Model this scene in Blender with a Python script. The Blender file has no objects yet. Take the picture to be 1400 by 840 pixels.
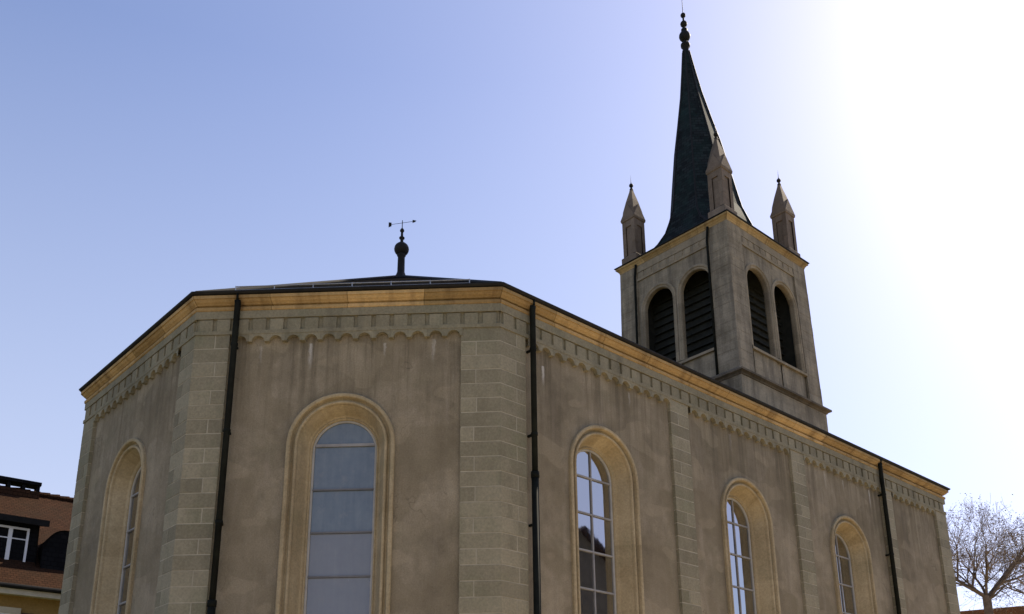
import bpy, bmesh, math, random
from mathutils import Vector, Matrix
random.seed(7)
R = math.radians
scene = bpy.context.scene
COL = scene.collection

# ------------------------------------------------------------------ camera, sky, sun, exposure
cam_d = bpy.data.cameras.new("camera")
cam = bpy.data.objects.new("camera", cam_d); COL.objects.link(cam)
cam_d.sensor_fit = 'HORIZONTAL'; cam_d.sensor_width = 36.0
cam_d.lens = 36.0 * 1333.03 / 1400.0
cam_d.shift_x = -12.87 / 1400.0
cam_d.shift_y = 269.33 / 1400.0
cam_d.clip_start = 0.1; cam_d.clip_end = 3000
YAW, TILT, ROLL = 0.8220, 0.3084, -0.0120
CAM = Vector((-10.7012, -12.0714, 1.5898))
fw = Vector((math.cos(YAW)*math.cos(TILT), math.sin(YAW)*math.cos(TILT), math.sin(TILT)))
rt = Vector((math.sin(YAW), -math.cos(YAW), 0)); up = rt.cross(fw)
r2 = rt*math.cos(ROLL) + up*math.sin(ROLL); u2 = -rt*math.sin(ROLL) + up*math.cos(ROLL)
cam.matrix_world = Matrix(((r2.x, u2.x, -fw.x, CAM.x), (r2.y, u2.y, -fw.y, CAM.y), (r2.z, u2.z, -fw.z, CAM.z), (0, 0, 0, 1)))
scene.camera = cam

SUN_AZ, SUN_EL = 1.5, 41.0        # degrees, azimuth counted from +X towards +Y
world = bpy.data.worlds.new("World"); scene.world = world; world.use_nodes = True
wn = world.node_tree
sky = wn.nodes.new('ShaderNodeTexSky'); sky.sky_type = 'NISHITA'; sky.sun_disc = False
sky.sun_elevation = R(SUN_EL); sky.sun_rotation = R(90 - SUN_AZ)
sky.air_density = 1.0; sky.dust_density = 1.8; sky.ozone_density = 1.5; sky.altitude = 400
bg = wn.nodes['Background']; bg.inputs['Strength'].default_value = 0.10
gm = wn.nodes.new('ShaderNodeGamma'); gm.inputs['Gamma'].default_value = 0.80
tn = wn.nodes.new('ShaderNodeMix'); tn.data_type = 'RGBA'; tn.blend_type = 'MULTIPLY'; tn.inputs[0].default_value = 1.0
tn.inputs[7].default_value = (0.985, 0.99, 1.20, 1)
wn.links.new(sky.outputs['Color'], gm.inputs['Color']); wn.links.new(gm.outputs['Color'], tn.inputs[6]); # pale haze low in the sky, by elevation
gc = wn.nodes.new('ShaderNodeTexCoord'); gs = wn.nodes.new('ShaderNodeSeparateXYZ'); wn.links.new(gc.outputs['Generated'], gs.inputs[0])
mr_ = wn.nodes.new('ShaderNodeMapRange'); mr_.inputs[1].default_value = 0.0; mr_.inputs[2].default_value = 0.66; mr_.inputs[3].default_value = 0.95; mr_.inputs[4].default_value = 0.0
wn.links.new(gs.outputs[2], mr_.inputs[0])
hz = wn.nodes.new('ShaderNodeMix'); hz.data_type = 'RGBA'; hz.blend_type = 'LIGHTEN'; hz.inputs[7].default_value = (3.45, 3.72, 4.55, 1)
wn.links.new(mr_.outputs[0], hz.inputs[0]); wn.links.new(tn.outputs[2], hz.inputs[6]); wn.links.new(hz.outputs[2], bg.inputs['Color'])

sun_d = bpy.data.lights.new("sun", 'SUN'); sun_d.energy = 4.6; sun_d.angle = R(0.55); sun_d.color = (1.0, 0.88, 0.70)
sun = bpy.data.objects.new("sun", sun_d); COL.objects.link(sun)
sdir = Vector((math.cos(R(SUN_EL))*math.cos(R(SUN_AZ)), math.cos(R(SUN_EL))*math.sin(R(SUN_AZ)), math.sin(R(SUN_EL))))
sun.rotation_euler = sdir.to_track_quat('Z', 'Y').to_euler(); sun.location = sdir*80

vs = scene.view_settings
vs.view_transform = 'Standard'; vs.look = 'None'; vs.gamma = 1.0; vs.exposure = 1.1; vs.use_curve_mapping = False
scene.cycles.max_bounces = 6

# ------------------------------------------------------------------ materials
def rgb(c): return (c[0], c[1], c[2], 1.0)
class NT:
    def __init__(s, name):
        s.m = bpy.data.materials.new(name); s.m.use_nodes = True
        s.t = s.m.node_tree; s.b = s.t.nodes['Principled BSDF']
    def n(s, typ, **kw):
        nd = s.t.nodes.new(typ)
        for k, v in kw.items(): setattr(nd, k, v)
        return nd
    def l(s, a, b): s.t.links.new(a, b)
    def noise(s, vec, scale, detail=4, rough=0.55):
        nd = s.n('ShaderNodeTexNoise'); nd.inputs['Scale'].default_value = scale
        nd.inputs['Detail'].default_value = detail; nd.inputs['Roughness'].default_value = rough
        if vec is not None: s.l(vec, nd.inputs['Vector'])
        return nd.outputs['Fac']
    def ramp(s, fac, stops):
        nd = s.n('ShaderNodeValToRGB'); e = nd.color_ramp.elements
        while len(e) < len(stops): e.new(0.5)
        for i, (p, c) in enumerate(stops): e[i].position = p; e[i].color = rgb(c) if not isinstance(c, float) else (c, c, c, 1)
        s.l(fac, nd.inputs['Fac']); return nd.outputs['Color']
    def mix(s, fac, a, b, mode='MIX'):
        nd = s.n('ShaderNodeMix', data_type='RGBA', blend_type=mode)
        for i, v in ((0, fac), (6, a), (7, b)):
            if hasattr(v, 'is_linked'): s.l(v, nd.inputs[i])
            elif i == 0: nd.inputs[0].default_value = v
            else: nd.inputs[i].default_value = rgb(v)
        return nd.outputs[2]
    def math(s, op, a, b=None, c=None):
        nd = s.n('ShaderNodeMath', operation=op)
        for i, v in enumerate((a, b, c)):
            if v is None: continue
            if hasattr(v, 'is_linked'): s.l(v, nd.inputs[i])
            else: nd.inputs[i].default_value = v
        return nd.outputs[0]
    def bump(s, h, strength, dist):
        nd = s.n('ShaderNodeBump'); nd.inputs['Strength'].default_value = strength; nd.inputs['Distance'].default_value = dist
        s.l(h, nd.inputs['Height']); s.l(nd.outputs['Normal'], s.b.inputs['Normal'])
    def uv(s, sx=1, sy=1):
        u = s.n('ShaderNodeUVMap'); u.uv_map = 'UVMap'
        mp = s.n('ShaderNodeMapping'); mp.inputs['Scale'].default_value = (sx, sy, 1)
        s.l(u.outputs['UV'], mp.inputs['Vector']); return mp.outputs['Vector']
    def obj(s): return s.n('ShaderNodeTexCoord').outputs['Object']
    def geo(s): return s.n('ShaderNodeNewGeometry').outputs['Position']
    def attr(s, name):
        a = s.n('ShaderNodeAttribute'); a.attribute_name = name; return a.outputs['Fac']
    def color(s, c):
        if hasattr(c, 'is_linked'): s.l(c, s.b.inputs['Base Color'])
        else: s.b.inputs['Base Color'].default_value = rgb(c)
    def set(s, rough=0.8, metal=0.0, spec=0.3):
        s.b.inputs['Roughness'].default_value = rough; s.b.inputs['Metallic'].default_value = metal
        s.b.inputs['Specular IOR Level'].default_value = spec

def stone_mat(name, dark, light, blocks=0.35, bumpd=0.01, drip=0.35, dripc=(0.10, 0.09, 0.07), scale=1.0, moss=None, joints=0.0):
    k = NT(name); p = k.geo()
    big = k.noise(p, 0.55*scale, 5, 0.6); med = k.noise(p, 3.2*scale, 6, 0.65); fine = k.noise(p, 24*scale, 4, 0.7)
    f = k.math('ADD', k.math('MULTIPLY', big, 0.5), k.math('MULTIPLY', med, 0.5))
    c = k.ramp(f, [(0.33, dark), (0.66, light)])
    a = k.attr('stone')                                     # each stone has a tone of its own
    c = k.mix(blocks, c, k.ramp(a, [(0.0, tuple(v*0.6 for v in dark)), (0.5, tuple((u+v)/2 for u, v in zip(dark, light))), (1.0, tuple(min(1, v*1.3) for v in light))]))
    st = k.noise(k.uv(2.2, 0.22), 1.0, 5, 0.6)               # rain run-off
    c = k.mix(k.math('MULTIPLY', k.ramp(st, [(0.5, 0.0), (0.72, 1.0)]), drip), c, dripc)
    if moss: c = k.mix(k.math('MULTIPLY', k.ramp(k.noise(p, 1.1, 5, 0.7), [(0.5, 0.0), (0.68, 1.0)]), 0.5), c, moss)
    if joints:
        sep = k.n('ShaderNodeSeparateXYZ'); k.l(k.uv(), sep.inputs[0])
        fr = k.math('FRACT', k.math('DIVIDE', sep.outputs[0], joints)); ed = k.math('MINIMUM', fr, k.math('SUBTRACT', 1.0, fr))
        c = k.mix(k.math('MULTIPLY', k.math('LESS_THAN', ed, 0.006), 0.6), c, tuple(v*0.3 for v in dark))
    c = k.mix(0.28, c, k.ramp(fine, [(0.3, 0.02), (0.7, 0.6)]), 'OVERLAY')
    k.color(c); k.set(0.9, 0, 0.2)
    k.bump(k.math('ADD', k.math('MULTIPLY', fine, 0.5), med), 0.6, bumpd)
    return k.m

def stucco_mat():
    k = NT('stucco'); p = k.geo()
    big = k.noise(p, 0.5, 5, 0.6); med = k.noise(p, 2.4, 6, 0.7); fine = k.noise(p, 40, 3, 0.7)
    f = k.math('ADD', k.math('MULTIPLY', big, 0.6), k.math('MULTIPLY', med, 0.4))
    c = k.ramp(f, [(0.36, (0.158, 0.135, 0.092)), (0.5, (0.252, 0.214, 0.149)), (0.64, (0.340, 0.294, 0.212))])
    st = k.noise(k.uv(1.6, 0.16), 1.0, 6, 0.65)
    c = k.mix(k.math('MULTIPLY', k.ramp(st, [(0.47, 0.0), (0.70, 1.0)]), 0.42), c, (0.13, 0.11, 0.08))
    st2 = k.noise(k.uv(3.1, 0.3), 1.7, 5, 0.65)
    c = k.mix(k.math('MULTIPLY', k.ramp(st2, [(0.55, 0.0), (0.75, 1.0)]), 0.28), c, (0.42, 0.36, 0.29))
    c = k.mix(k.math('MULTIPLY', k.ramp(k.noise(p, 0.9, 6, 0.7), [(0.52, 0.0), (0.70, 1.0)]), 0.45), c, (0.215, 0.195, 0.125))
    patch = k.noise(k.uv(1.0, 0.9), 0.8, 2, 0.4)            # repaired render, squarish areas
    c = k.mix(k.math('MULTIPLY', k.ramp(patch, [(0.53, 0.0), (0.56, 1.0)]), 0.42), c, (0.19, 0.158, 0.102))
    patch2 = k.noise(k.uv(0.7, 1.1), 1.3, 2, 0.4)
    c = k.mix(k.math('MULTIPLY', k.ramp(patch2, [(0.58, 0.0), (0.60, 1.0)]), 0.35), c, (0.34, 0.29, 0.20))
    # lime runs under the corbels: (u, v top, half width, length)
    sep = k.n('ShaderNodeSeparateXYZ'); k.l(k.uv(), sep.inputs[0])
    u, v = sep.outputs[0], sep.outputs[1]
    wob = k.math('MULTIPLY', k.math('SUBTRACT', k.noise(k.uv(4, 3), 2.0, 4), 0.5), 0.10)
    for (u0, v0, hw, ln, amt) in ((13.47, 9.93, .045, .55, .75), (1.12, 9.72, .05, .42, .85), (3.6, 9.9, .04, .35, .35), (7.1, 9.9, .05, .45, .4), (11.2, 9.95, .04, .5, .4), (12.1, 9.9, .03, .3, .4), (14.4, 9.9, .03, .4, .3)):
        du = k.math('ABSOLUTE', k.math('SUBTRACT', k.math('ADD', u, wob), u0))
        a = k.math('SUBTRACT', 1.0, k.math('DIVIDE', du, hw)); a = k.math('MAXIMUM', a, 0.0)
        t = k.math('DIVIDE', k.math('SUBTRACT', v0, v), ln)
        b = k.math('MULTIPLY', k.math('GREATER_THAN', t, 0.0), k.math('MAXIMUM', k.math('SUBTRACT', 1.0, t), 0.0))
        c = k.mix(k.math('MULTIPLY', k.math('MINIMUM', k.math('MULTIPLY', k.math('MULTIPLY', a, b), 2.0), 1.0), amt), c, (0.55, 0.53, 0.48))
    run = k.noise(k.uv(5.5, 0.25), 1.0, 6, 0.7)
    zone = k.n('ShaderNodeMapRange'); k.l(v, zone.inputs[0]); zone.inputs[1].default_value = 7.6; zone.inputs[2].default_value = 10.0
    c = k.mix(k.math('MULTIPLY', k.math('MULTIPLY', k.ramp(run, [(0.47, 0.0), (0.62, 1.0)]), zone.outputs[0]), 0.75), c, (0.11, 0.092, 0.062))
    vo = k.n('ShaderNodeTexVoronoi', feature='DISTANCE_TO_EDGE'); vo.inputs['Scale'].default_value = 0.55
    wv = k.n('ShaderNodeVectorMath', operation='ADD'); k.l(k.uv(1, .6), wv.inputs[0])
    nz = k.n('ShaderNodeTexNoise'); nz.inputs['Scale'].default_value = 2.2; nz.inputs['Detail'].default_value = 6; k.l(p, nz.inputs['Vector'])
    k.l(nz.outputs['Color'], wv.inputs[1]); k.l(wv.outputs[0], vo.inputs['Vector'])
    crk = k.math('MULTIPLY', k.math('LESS_THAN', vo.outputs['Distance'], 0.006), k.ramp(big, [(0.5, 0.0), (0.6, 0.4)]))
    c = k.mix(crk, c, (0.09, 0.075, 0.055))
    c = k.mix(0.25, c, k.ramp(fine, [(0.3, 0.05), (0.7, 0.6)]), 'OVERLAY')
    k.color(c); k.set(0.95, 0, 0.15)
    k.bump(k.math('ADD', k.math('MULTIPLY', fine, 0.6), med), 0.7, 0.012)
    return k.m

def ashlar_mat(name, dark, light, row=0.34, bw=0.75):
    k = NT(name); p = k.geo()
    br = k.n('ShaderNodeTexBrick'); k.l(k.uv(), br.inputs['Vector'])
    br.inputs['Scale'].default_value = 1.0; br.inputs['Brick Width'].default_value = bw; br.inputs['Row Height'].default_value = row
    br.inputs['Mortar Size'].default_value = 0.010; br.inputs['Mortar Smooth'].default_value = 0.3
    br.inputs['Color1'].default_value = rgb(dark); br.inputs['Color2'].default_value = rgb(light)
    br.inputs['Mortar'].default_value = rgb(tuple(v*1.08 for v in light))
    med = k.noise(p, 1.6, 6, 0.65); fine = k.noise(p, 18, 4, 0.7)
    c = k.mix(0.55, br.outputs['Color'], k.ramp(med, [(0.32, tuple(v*0.6 for v in dark)), (0.7, tuple(v*1.15 for v in light))]))
    st = k.noise(k.uv(1.8, 0.2), 1.2, 6, 0.65)
    c = k.mix(k.math('MULTIPLY', k.ramp(st, [(0.42, 0.0), (0.66, 1.0)]), 0.75), c, (0.095, 0.080, 0.060))
    c = k.mix(0.25, c, k.ramp(fine, [(0.3, 0.05), (0.7, 0.6)]), 'OVERLAY')
    k.color(c); k.set(0.9, 0, 0.2)
    h = k.math('ADD', k.math('MULTIPLY', fine, 0.5), k.math('SUBTRACT', med, k.math('MULTIPLY', br.outputs['Fac'], 0.8)))
    k.bump(h, 0.6, 0.012)
    return k.m

def plain_mat(name, c1, c2, rough=0.6, metal=0.0, spec=0.4, scale=3.0, bumpd=0.003):
    k = NT(name); p = k.geo()
    f = k.noise(p, scale, 6, 0.65)
    k.color(k.ramp(f, [(0.32, c1), (0.68, c2)])); k.set(rough, metal, spec)
    k.bump(f, 0.4, bumpd)
    return k.m

def tile_mat(name, c1, c2, c3, w=0.18, h=0.16, bumpd=0.03, spec=0.2):
    k = NT(name)
    br = k.n('ShaderNodeTexBrick'); k.l(k.uv(), br.inputs['Vector'])
    br.inputs['Scale'].default_value = 1.0; br.inputs['Brick Width'].default_value = w; br.inputs['Row Height'].default_value = h
    br.inputs['Mortar Size'].default_value = 0.008; br.inputs['Color1'].default_value = rgb(c1); br.inputs['Color2'].default_value = rgb(c2)
    br.inputs['Mortar'].default_value = rgb(tuple(v*0.4 for v in c1))
    n1 = k.noise(k.geo(), 1.3, 6, 0.7)
    c = k.mix(k.ramp(n1, [(0.42, 0.0), (0.72, 0.8)]), br.outputs['Color'], c3)
    k.color(c); k.set(0.85, 0, spec)
    sep = k.n('ShaderNodeSeparateXYZ'); k.l(k.uv(), sep.inputs[0])
    saw = k.math('FRACT', k.math('DIVIDE', sep.outputs[1], h))
    k.bump(k.math('SUBTRACT', k.math('SUBTRACT', 1.0, saw), k.math('MULTIPLY', br.outputs['Fac'], 0.6)), 0.7, bumpd)
    return k.m

def glass_mat(name, tint, rough, spec, ior, wob=0.02):
    k = NT(name)
    k.color(k.ramp(k.noise(k.geo(), 1.4, 5, 0.6), [(0.3, tuple(v*0.85 for v in tint)), (0.7, tint)]))
    k.b.inputs['Roughness'].default_value = rough; k.b.inputs['IOR'].default_value = ior
    k.b.inputs['Specular IOR Level'].default_value = spec
    k.bump(k.noise(k.geo(), 2.3, 2, 0.5), wob, 0.05)
    return k.m

M = {}
M['stucco'] = stucco_mat()
M['sandstone'] = stone_mat('green_sandstone', (0.205, 0.183, 0.122), (0.305, 0.277, 0.195), 0.34, 0.014, 0.5, (0.13, 0.122, 0.082), moss=(0.19, 0.19, 0.115))
M['friezestone'] = stone_mat('frieze_sandstone', (0.185, 0.166, 0.109), (0.292, 0.264, 0.182), 0.28, 0.014, 0.6, (0.10, 0.095, 0.068), moss=(0.14, 0.145, 0.095))
M['mortar'] = plain_mat('mortar', (0.285, 0.262, 0.20), (0.39, 0.36, 0.28), 0.95, 0, 0.1)
M['ochre'] = stone_mat('ochre_stone', (0.315, 0.250, 0.142), (0.475, 0.395, 0.255), 0.2, 0.010, 0.7, (0.17, 0.125, 0.065), moss=(0.20, 0.18, 0.10))
M['cornice'] = stone_mat('cornice_stone', (0.290, 0.190, 0.075), (0.50, 0.350, 0.165), 0.5, 0.010, 0.9, (0.13, 0.075, 0.032), moss=(0.30, 0.22, 0.10), joints=1.35)
M['tower'] = ashlar_mat('tower_stone', (0.265, 0.216, 0.143), (0.395, 0.330, 0.232))
M['towertrim'] = stone_mat('tower_trim', (0.235, 0.190, 0.125), (0.37, 0.305, 0.21), 0.3, 0.012, 0.5, (0.08, 0.07, 0.06))
M['shadetrim'] = stone_mat('shadow_trim', (0.085, 0.066, 0.045), (0.21, 0.17, 0.12), 0.3, 0.012, 0.6, (0.05, 0.042, 0.034))  # shadow line of the tower string course, painted as darker stone
M['pinnacle'] = stone_mat('pinnacle_stone', (0.150, 0.112, 0.080), (0.255, 0.196, 0.145), 0.3, 0.012, 0.6, (0.07, 0.06, 0.05))
M['roof'] = tile_mat('church_slate', (0.010, 0.0095, 0.009), (0.016, 0.015, 0.014), (0.012, 0.011, 0.010), 0.3, 0.22, 0.015, 0.0)
M['spire'] = tile_mat('spire_slate', (0.008, 0.010, 0.011), (0.024, 0.029, 0.030), (0.014, 0.034, 0.031), 0.24, 0.13, 0.010, 0.1)
M['metal'] = plain_mat('dark_metal', (0.009, 0.009, 0.009), (0.020, 0.019, 0.018), 0.65, 0.0, 0.15)
M['zinc'] = plain_mat('zinc', (0.30, 0.31, 0.33), (0.42, 0.43, 0.45), 0.45, 0.6, 0.5)
M['pipe'] = plain_mat('painted_pipe', (0.006, 0.007, 0.006), (0.014, 0.016, 0.013), 0.7, 0.0, 0.06)
M['bar'] = plain_mat('painted_bar', (0.20, 0.20, 0.205), (0.31, 0.31, 0.31), 0.6, 0, 0.4)
M['darkbar'] = plain_mat('grey_bar', (0.10, 0.105, 0.115), (0.15, 0.155, 0.165), 0.6, 0, 0.4)
M['whiteframe'] = plain_mat('white_frame', (0.27, 0.265, 0.245), (0.38, 0.375, 0.35), 0.6, 0, 0.4)
M['pane_clear'] = glass_mat('clear_glazing', (0.003, 0.003, 0.003), 0.03, 1.0, 2.7)
def milky():
    k = NT('milky_glazing'); p = k.geo()
    st = k.noise(k.uv(7, 0.5), 1.0, 5, 0.6); bl = k.noise(p, 3.0, 5, 0.7)
    c = k.ramp(k.math('ADD', k.math('MULTIPLY', st, 0.5), k.math('MULTIPLY', bl, 0.5)), [(0.35, (0.072, 0.100, 0.130)), (0.65, (0.130, 0.162, 0.190))])
    c = k.mix(k.math('MULTIPLY', k.ramp(k.noise(k.uv(2, 1.5), 2.0, 6, 0.75), [(0.55, 0.0), (0.75, 1.0)]), 0.5), c, (0.20, 0.20, 0.195))
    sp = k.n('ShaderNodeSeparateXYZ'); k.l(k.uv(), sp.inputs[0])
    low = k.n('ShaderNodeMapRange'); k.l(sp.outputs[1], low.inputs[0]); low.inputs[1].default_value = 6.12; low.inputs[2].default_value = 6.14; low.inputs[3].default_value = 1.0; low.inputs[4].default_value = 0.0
    c = k.mix(k.math('MULTIPLY', low.outputs[0], 0.5), c, (0.180, 0.176, 0.188))      # paler lower sheets: the sky reflection's gradient put into the colour
    k.color(c); k.b.inputs['IOR'].default_value = 1.5; k.b.inputs['Specular IOR Level'].default_value = 0.8
    k.l(k.ramp(bl, [(0.3, 0.06), (0.7, 0.28)]), k.b.inputs['Roughness']); k.bump(k.noise(p, 1.6, 2, 0.5), 0.12, 0.08)
    return k.m
M['pane_milky'] = milky()
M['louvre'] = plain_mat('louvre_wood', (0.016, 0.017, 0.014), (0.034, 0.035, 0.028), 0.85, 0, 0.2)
M['black'] = plain_mat('dark_boards', (0.010, 0.010, 0.010), (0.018, 0.017, 0.016), 0.9, 0, 0.1)
M['tile'] = tile_mat('clay_tile', (0.032, 0.0150, 0.008), (0.046, 0.0215, 0.0115), (0.027, 0.017, 0.010), 0.16, 0.13, 0.03, 0.04)
M['fartile'] = tile_mat('far_clay_tile', (0.13, 0.055, 0.022), (0.18, 0.075, 0.03), (0.09, 0.05, 0.025), 0.2, 0.16, 0.03, 0.0)
M['housewall'] = stone_mat('yellow_render', (0.30, 0.185, 0.058), (0.40, 0.26, 0.09), 0.0, 0.004, 0.3, (0.33, 0.22, 0.09))
M['darkslate'] = tile_mat('dormer_slate', (0.007, 0.007, 0.008), (0.012, 0.012, 0.013), (0.009, 0.009, 0.009), 0.2, 0.15, 0.01, 0.05)
M['shutter'] = plain_mat('brown_shutter', (0.055, 0.030, 0.018), (0.085, 0.048, 0.028), 0.6)
M['cream'] = plain_mat('cream_stone', (0.46, 0.40, 0.29), (0.58, 0.52, 0.40), 0.9)
M['whitepaint'] = plain_mat('white_paint', (0.66, 0.66, 0.66), (0.78, 0.78, 0.78), 0.5)
M['palewall'] = plain_mat('pale_render', (0.44, 0.42, 0.38), (0.55, 0.53, 0.48), 0.95)
M['greywall'] = plain_mat('grey_render', (0.10, 0.095, 0.085), (0.15, 0.14, 0.125), 0.95)
M['bark'] = plain_mat('bark', (0.075, 0.060, 0.048), (0.17, 0.14, 0.115), 0.95, 0, 0.1, 6.0, 0.02)
M['twig'] = plain_mat('twig_bark', (0.16, 0.125, 0.10), (0.27, 0.22, 0.185), 0.95, 0, 0.1)
M['bud'] = plain_mat('spring_leaf', (0.13, 0.10, 0.05), (0.22, 0.165, 0.09), 0.8, 0, 0.2, 2.0)

# ------------------------------------------------------------------ mesh helpers
class MB:
    def __init__(s): s.v = []; s.f = []; s.uv = []; s.r = []; s.mi = []
    def poly(s, pts, uvs=None, r=0.5, mi=0):
        i = len(s.v); s.v += [tuple(p) for p in pts]; s.f.append(tuple(range(i, i+len(pts))))
        s.uv.append(uvs if uvs else [(p[0]+p[1], p[2]) for p in pts]); s.r.append(r); s.mi.append(mi)
    def build(s, name, mats, parent=None, smooth=False, merge=True):
        me = bpy.data.meshes.new(name); me.from_pydata(s.v, [], s.f)
        uvl = me.uv_layers.new(name='UVMap'); k = 0
        at = me.attributes.new('stone', 'FLOAT', 'FACE')
        for i, u in enumerate(s.uv):
            at.data[i].value = s.r[i]
            for q in u: uvl.data[k].uv = q; k += 1
        for m in (mats if isinstance(mats, (list, tuple)) else [mats]): me.materials.append(m)
        for i, p in enumerate(me.polygons): p.material_index = s.mi[i]; p.use_smooth = smooth
        if merge:
            bm = bmesh.new(); bm.from_mesh(me); bmesh.ops.remove_doubles(bm, verts=bm.verts, dist=1e-5)
            bmesh.ops.recalc_face_normals(bm, faces=bm.faces); bm.to_mesh(me); bm.free()
        me.update()
        o = bpy.data.objects.new(name, me); COL.objects.link(o)
        if parent is not None: o.parent = parent; o.matrix_parent_inverse = parent.matrix_world.inverted()
        return o
    def prism(s, plan, z0, z1, r=0.5, mi=0, top=True):
        n = len(plan); u = 0
        for i in range(n):
            a, b = plan[i], plan[(i+1) % n]; L = math.hypot(b[0]-a[0], b[1]-a[1])
            s.poly([(a[0], a[1], z0), (b[0], b[1], z0), (b[0], b[1], z1), (a[0], a[1], z1)], [(u, z0), (u+L, z0), (u+L, z1), (u, z1)], r, mi); u += L
        if top:
            s.poly([(p[0], p[1], z1) for p in plan], None, r, mi); s.poly([(p[0], p[1], z0) for p in plan[::-1]], None, r, mi)
    def tube(s, pts, rad, n=10, r=0.5, mi=0, cap=True):
        rad = rad if isinstance(rad, (list, tuple)) else [rad]*len(pts)
        pts = [Vector(p) for p in pts]; rings = []; ref = None; acc = 0
        for i, p in enumerate(pts):
            d = (pts[min(i+1, len(pts)-1)] - pts[max(i-1, 0)]).normalized()
            if ref is None or abs(ref.dot(d)) > 0.98: ref = Vector((1, 0, 0)) if abs(d.x) < 0.8 else Vector((0, 1, 0))
            x = (ref - d*ref.dot(d)).normalized(); y = d.cross(x); ref = x
            rings.append([p + (x*math.cos(2*math.pi*k/n) + y*math.sin(2*math.pi*k/n))*rad[i] for k in range(n)])
        for i in range(len(rings)-1):
            L = (pts[i+1]-pts[i]).length
            for k in range(n):
                q = (k+1) % n
                s.poly([rings[i][k], rings[i][q], rings[i+1][q], rings[i+1][k]], [(k*.1, acc), (k*.1+.1, acc), (k*.1+.1, acc+L), (k*.1, acc+L)], r, mi)
            acc += L
        if cap: s.poly(rings[0][::-1], None, r, mi); s.poly(rings[-1], None, r, mi)
    def lathe(s, cx, cy, prof, n=16, mi=0):
        for i in range(len(prof)-1):
            (r0, z0), (r1, z1) = prof[i], prof[i+1]
            for k in range(n):
                a, b = 2*math.pi*k/n, 2*math.pi*(k+1)/n
                pts = [(cx+r0*math.cos(a), cy+r0*math.sin(a), z0), (cx+r0*math.cos(b), cy+r0*math.sin(b), z0), (cx+r1*math.cos(b), cy+r1*math.sin(b), z1), (cx+r1*math.cos(a), cy+r1*math.sin(a), z1)]
                if r0 < 1e-6: pts = [pts[0], pts[2], pts[3]]
                elif r1 < 1e-6: pts = pts[:3]
                s.poly(pts, None, 0.5, mi)

def ball_profile(z, r, n=8): return [(max(1e-7, r*math.sin(math.pi*k/n)), z - r*math.cos(math.pi*k/n)) for k in range(n+1)]

class Facet:
    """a wall plane: s runs along it, z up, d outward"""
    def __init__(s, org, u, n, off): s.o = Vector((org[0], org[1], 0)); s.u = Vector((u[0], u[1], 0)); s.n = Vector((n[0], n[1], 0)); s.off = off
    def P(s, a, z, d=0.0): return s.o + s.u*a + s.n*d + Vector((0, 0, z))
    def xy(s, a, d=0.0): p = s.P(a, 0, d); return (p.x, p.y)
    def q(s, m, pts, r=0.5, mi=0): m.poly([s.P(*p) for p in pts], [(p[0]+s.off, p[1]+(p[2] if len(p) > 2 else 0)*0.7) for p in pts], r, mi)
    def box(s, m, a0, a1, z0, z1, d0, d1, r=0.5, mi=0, bv=0.0):
        b = bv
        s.q(m, [(a0+b, z0+b, d1), (a1-b, z0+b, d1), (a1-b, z1-b, d1), (a0+b, z1-b, d1)], r, mi)
        fr = [(a0+b, z0+b, d1), (a1-b, z0+b, d1), (a1-b, z1-b, d1), (a0+b, z1-b, d1)]
        md = [(a0, z0, d1-b), (a1, z0, d1-b), (a1, z1, d1-b), (a0, z1, d1-b)]
        bk = [(a0, z0, d0), (a1, z0, d0), (a1, z1, d0), (a0, z1, d0)]
        for i in range(4):
            j = (i+1) % 4
            if b > 0: s.q(m, [md[i], md[j], fr[j], fr[i]], r, mi)
            s.q(m, [bk[i], bk[j], md[j], md[i]], r, mi)
        s.q(m, bk[::-1], r, mi)
    def panel(s, m, a0, a1, z0, z1, holes, d=0.0, n=20):
        x = a0
        for (c, hw, zs, zsp) in sorted(holes):
            s.q(m, [(x, z0, d), (c-hw, z0, d), (c-hw, z1, d), (x, z1, d)])
            if zs > z0: s.q(m, [(c-hw, z0, d), (c+hw, z0, d), (c+hw, zs, d), (c-hw, zs, d)])
            arc = [(c-hw*math.cos(math.pi*k/n), zsp+hw*math.sin(math.pi*k/n)) for k in range(n+1)]
            for k in range(n):
                (xa, za), (xb, zb) = arc[k], arc[k+1]
                s.q(m, [(xa, za, d), (xb, zb, d), (xb, z1, d), (xa, z1, d)])
            x = c+hw
        s.q(m, [(x, z0, d), (a1, z0, d), (a1, z1, d), (x, z1, d)])
    def arch_sweep(s, m, c, zs, zsp, prof, n=24, stones=0):
        """profile of (radius, d) carried up one jamb, round the arch and down the other"""
        def path(r):
            P = [(c-r, zs+(zsp-zs)*k/7) for k in range(8)]
            P += [(c-r*math.cos(math.pi*k/n), zsp+r*math.sin(math.pi*k/n)) for k in range(1, n)]
            return P + [(c+r, zsp-(zsp-zs)*k/7) for k in range(8)]
        tone = [random.random() for _ in range(n+16)]; tone = [tone[i] if (i < 7 or i >= 7+n) else tone[7+(i-7)//4] for i in range(n+15)]
        for (ra, da), (rb, db) in zip(prof[:-1], prof[1:]):
            A, B = path(ra), path(rb)
            for i in range(len(A)-1):
                s.q(m, [(A[i][0], A[i][1], da), (A[i+1][0], A[i+1][1], da), (B[i+1][0], B[i+1][1], db), (B[i][0], B[i][1], db)], tone[i])
    def arch_face(s, m, c, hw, zs, zsp, d, n=24):
        pts = [(c-hw, zs, d), (c+hw, zs, d)] + [(c+hw*math.cos(math.pi*k/n), zsp+hw*math.sin(math.pi*k/n), d) for k in range(n+1)]
        s.q(m, pts)

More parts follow.
